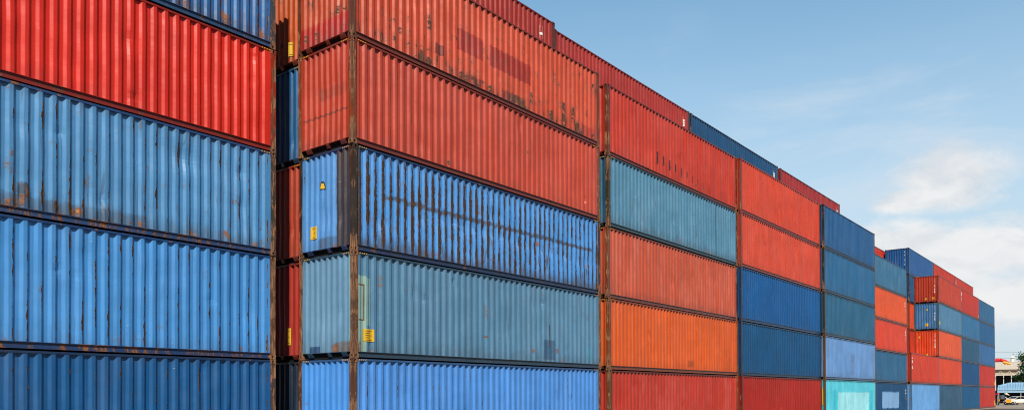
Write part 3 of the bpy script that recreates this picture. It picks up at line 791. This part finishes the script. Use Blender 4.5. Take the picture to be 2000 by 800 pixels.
# tree
def leaf_mat():
    m = bpy.data.materials.new('leaves'); m.use_nodes = True
    q = NT(m.node_tree); b = q.n['Principled BSDF']
    tc = q.node('ShaderNodeTexCoord'); n = q.noise(tc.outputs['Object'], .9, 3, .6)
    q.set(b.inputs['Base Color'], q.mix(q.ss(n,.35,.65),(.012,.05,.022),(.05,.15,.035))); b.inputs['Roughness'].default_value=.6
    return m
LEAF = leaf_mat(); BARK = simple('bark', (80,66,52), .9, var=.4)
def tree(px, dist, h, rad, label, seed):
    rnd = random.Random(seed)
    r = empty('broadleaf_tree', place(px, dist), label, 'tree', rz=rnd.uniform(0,6))
    t = MB(); t.bar((0,0,0),(.1,.05,h*.45),.28,10,.18); cl=[]
    for i in range(9):
        a = i*2.4; e = Vector((math.cos(a)*rad*rnd.uniform(.3,.75), math.sin(a)*rad*rnd.uniform(.3,.75), h*rnd.uniform(.45,.95)))
        t.bar((.1,.05,h*rnd.uniform(.25,.45)), e, .11, 6, .03); cl.append(e)
    for _ in range(26):
        a=rnd.uniform(0,6.28); rr=rad*math.sqrt(rnd.random()); cl.append(Vector((math.cos(a)*rr, math.sin(a)*rr, h*rnd.uniform(.3,1))))
    t.build('trunk', BARK, r)
    m = MB()
    for c in cl:
        s = rnd.uniform(.5,1.1)
        for _ in range(110):
            v = Vector((rnd.gauss(0,1),rnd.gauss(0,1),rnd.gauss(0,.8)))*s*.55+c
            u1 = Vector((rnd.uniform(-1,1),rnd.uniform(-1,1),rnd.uniform(-1,1))).normalized()*.19; u2=u1.orthogonal().normalized()*.12
            k=len(m.V); m.V += [tuple(v-u1),tuple(v+u2),tuple(v+u1),tuple(v-u2)]; m.F.append((k,k+1,k+2,k+3))
    me = mesh_from('crown', m.V, m.F); me.materials.append(LEAF); link(bpy.data.objects.new('crown', me), r)
tree(2012, 182, 11.0, 2.4, 'dark green leafy tree rising beside the beige roof', 3)
tree(1999, 184, 6.4, 1.4, 'smaller green tree tucked under the white truss', 5)
tree(2030, 190, 10.5, 3.4, 'broad green tree just out to the right of the shed', 8)

# ------------------------------------------------------------------ light and sky
EL, AZ = R(46), R(50)      # sun height; angle from the wall's normal towards the near end
sd = Vector((-math.sin(AZ)*math.cos(EL), -math.cos(AZ)*math.cos(EL), math.sin(EL)))
sun = bpy.data.lights.new('sun', 'SUN'); sun.energy = 5.0; sun.angle = R(.5); sun.color = (1,.93,.82)
so = link(bpy.data.objects.new('sun', sun)); so.rotation_euler = (-sd).to_track_quat('-Z','Y').to_euler(); so.location = (0,-30,40)
w = bpy.data.worlds.new('World'); S.world = w; w.use_nodes = True
q = NT(w.node_tree); q.n.clear()
out = q.node('ShaderNodeOutputWorld'); bg = q.node('ShaderNodeBackground'); sky = q.node('ShaderNodeTexSky')
sky.sky_type = 'NISHITA'; sky.sun_disc = False; sky.sun_elevation = EL; sky.sun_rotation = math.atan2(sd.x, sd.y); sky.air_density = 1.; sky.dust_density = 1.2; sky.ozone_density = 1.5
tc = q.node('ShaderNodeTexCoord'); dx, dy, dz = q.sep(tc.outputs['Generated'])[:3]
STR = .15
def blob(px, py, rx, ry):
    """round cloud mass about a direction in the sky"""
    c = ray(px, py).normalized(); h = math.hypot(c.x, c.y); t1 = Vector((-c.y/h, c.x/h, 0)); t2 = c.cross(t1)
    def dot(v): return q.add(q.add(q.mul(dx, v.x), q.mul(dy, v.y)), q.mul(dz, v.z))
    a = q.m('DIVIDE', dot(t1), rx/FPX); b = q.m('DIVIDE', dot(t2), ry/FPX)
    f = q.m('SUBTRACT', 1.0, q.m('SQRT', q.add(q.mul(a,a), q.mul(b,b))))
    return q.mul(f, q.m('GREATER_THAN', dot(c), 0.))
cv = q.vec(q.mul(dx,1), q.mul(dy,1), q.mul(dz,1.8))
n1 = q.noise(cv, 7, 8, .58, .3); n2 = q.noise(cv, 2.6, 6, .55, .2); n3 = q.noise(q.vec(dx,dy,q.mul(dz,3.5)), 3.4, 7, .6, .5)
n4 = q.noise(cv, 16, 7, .6, .4)
hz = q.ss(dz, .56, .06)                                   # haze towards the horizon
base = q.node('ShaderNodeMix', data_type='RGBA')
skyc = q.mix(1, sky.outputs[0], (.92,1.32,1.27), 'MULTIPLY')
SKYG = q.mix(1, skyc, q.vec(STR,STR,STR), 'MULTIPLY')
c = q.mix(q.mul(hz,.88), SKYG, (.61,.70,.78))
# thin high veil
veil = q.mul(q.ss(n3,.47,.75), q.ss(dz,.50,.15)); c = q.mix(q.mul(veil,.75), c, (.74,.79,.85))
bl = None
for a in ((1845,340,95,75),(1900,490,250,60),(1780,470,130,40),(1990,590,140,60),(1800,385,110,26)):
    v = blob(*a); bl = v if bl is None else q.m('MAXIMUM', bl, v)
bl = q.m('MAXIMUM', bl, -1.0)
cm = q.ss(q.add(q.mul(bl,1.05), q.add(q.mul(q.sub(n1,.5),2.0), q.mul(q.sub(n4,.5),.9))), -.02, .62)
cshade = q.mix(q.ss(q.add(q.mul(n2,.5),q.mul(n4,.5)),.38,.60), (.68,.725,.775), (.90,.895,.89))
c = q.mix(q.mul(cm,.92), c, cshade)
# scattered cloud elsewhere low in the sky
sc = q.mul(q.ss(n2,.56,.70), q.mul(q.ss(dz,.42,.2), q.ss(dz,-.02,.05))); c = q.mix(q.mul(sc,.35), c, (.78,.80,.83))
q.n.remove(base)
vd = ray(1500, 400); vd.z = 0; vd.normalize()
az = q.ss(q.add(q.mul(dx, vd.x), q.mul(dy, vd.y)),   .18, .76)      # sky dimmed overhead and away from the view to lessen fill light
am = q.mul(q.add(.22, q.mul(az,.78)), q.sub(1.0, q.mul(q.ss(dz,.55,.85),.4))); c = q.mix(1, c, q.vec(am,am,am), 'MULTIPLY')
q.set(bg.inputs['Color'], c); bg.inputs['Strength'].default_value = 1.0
q.l.new(bg.outputs[0], out.inputs[0])
S.cycles.filter_width = 1.05
S.view_settings.view_transform = 'Standard'; S.view_settings.look = 'None'; S.view_settings.exposure = 0
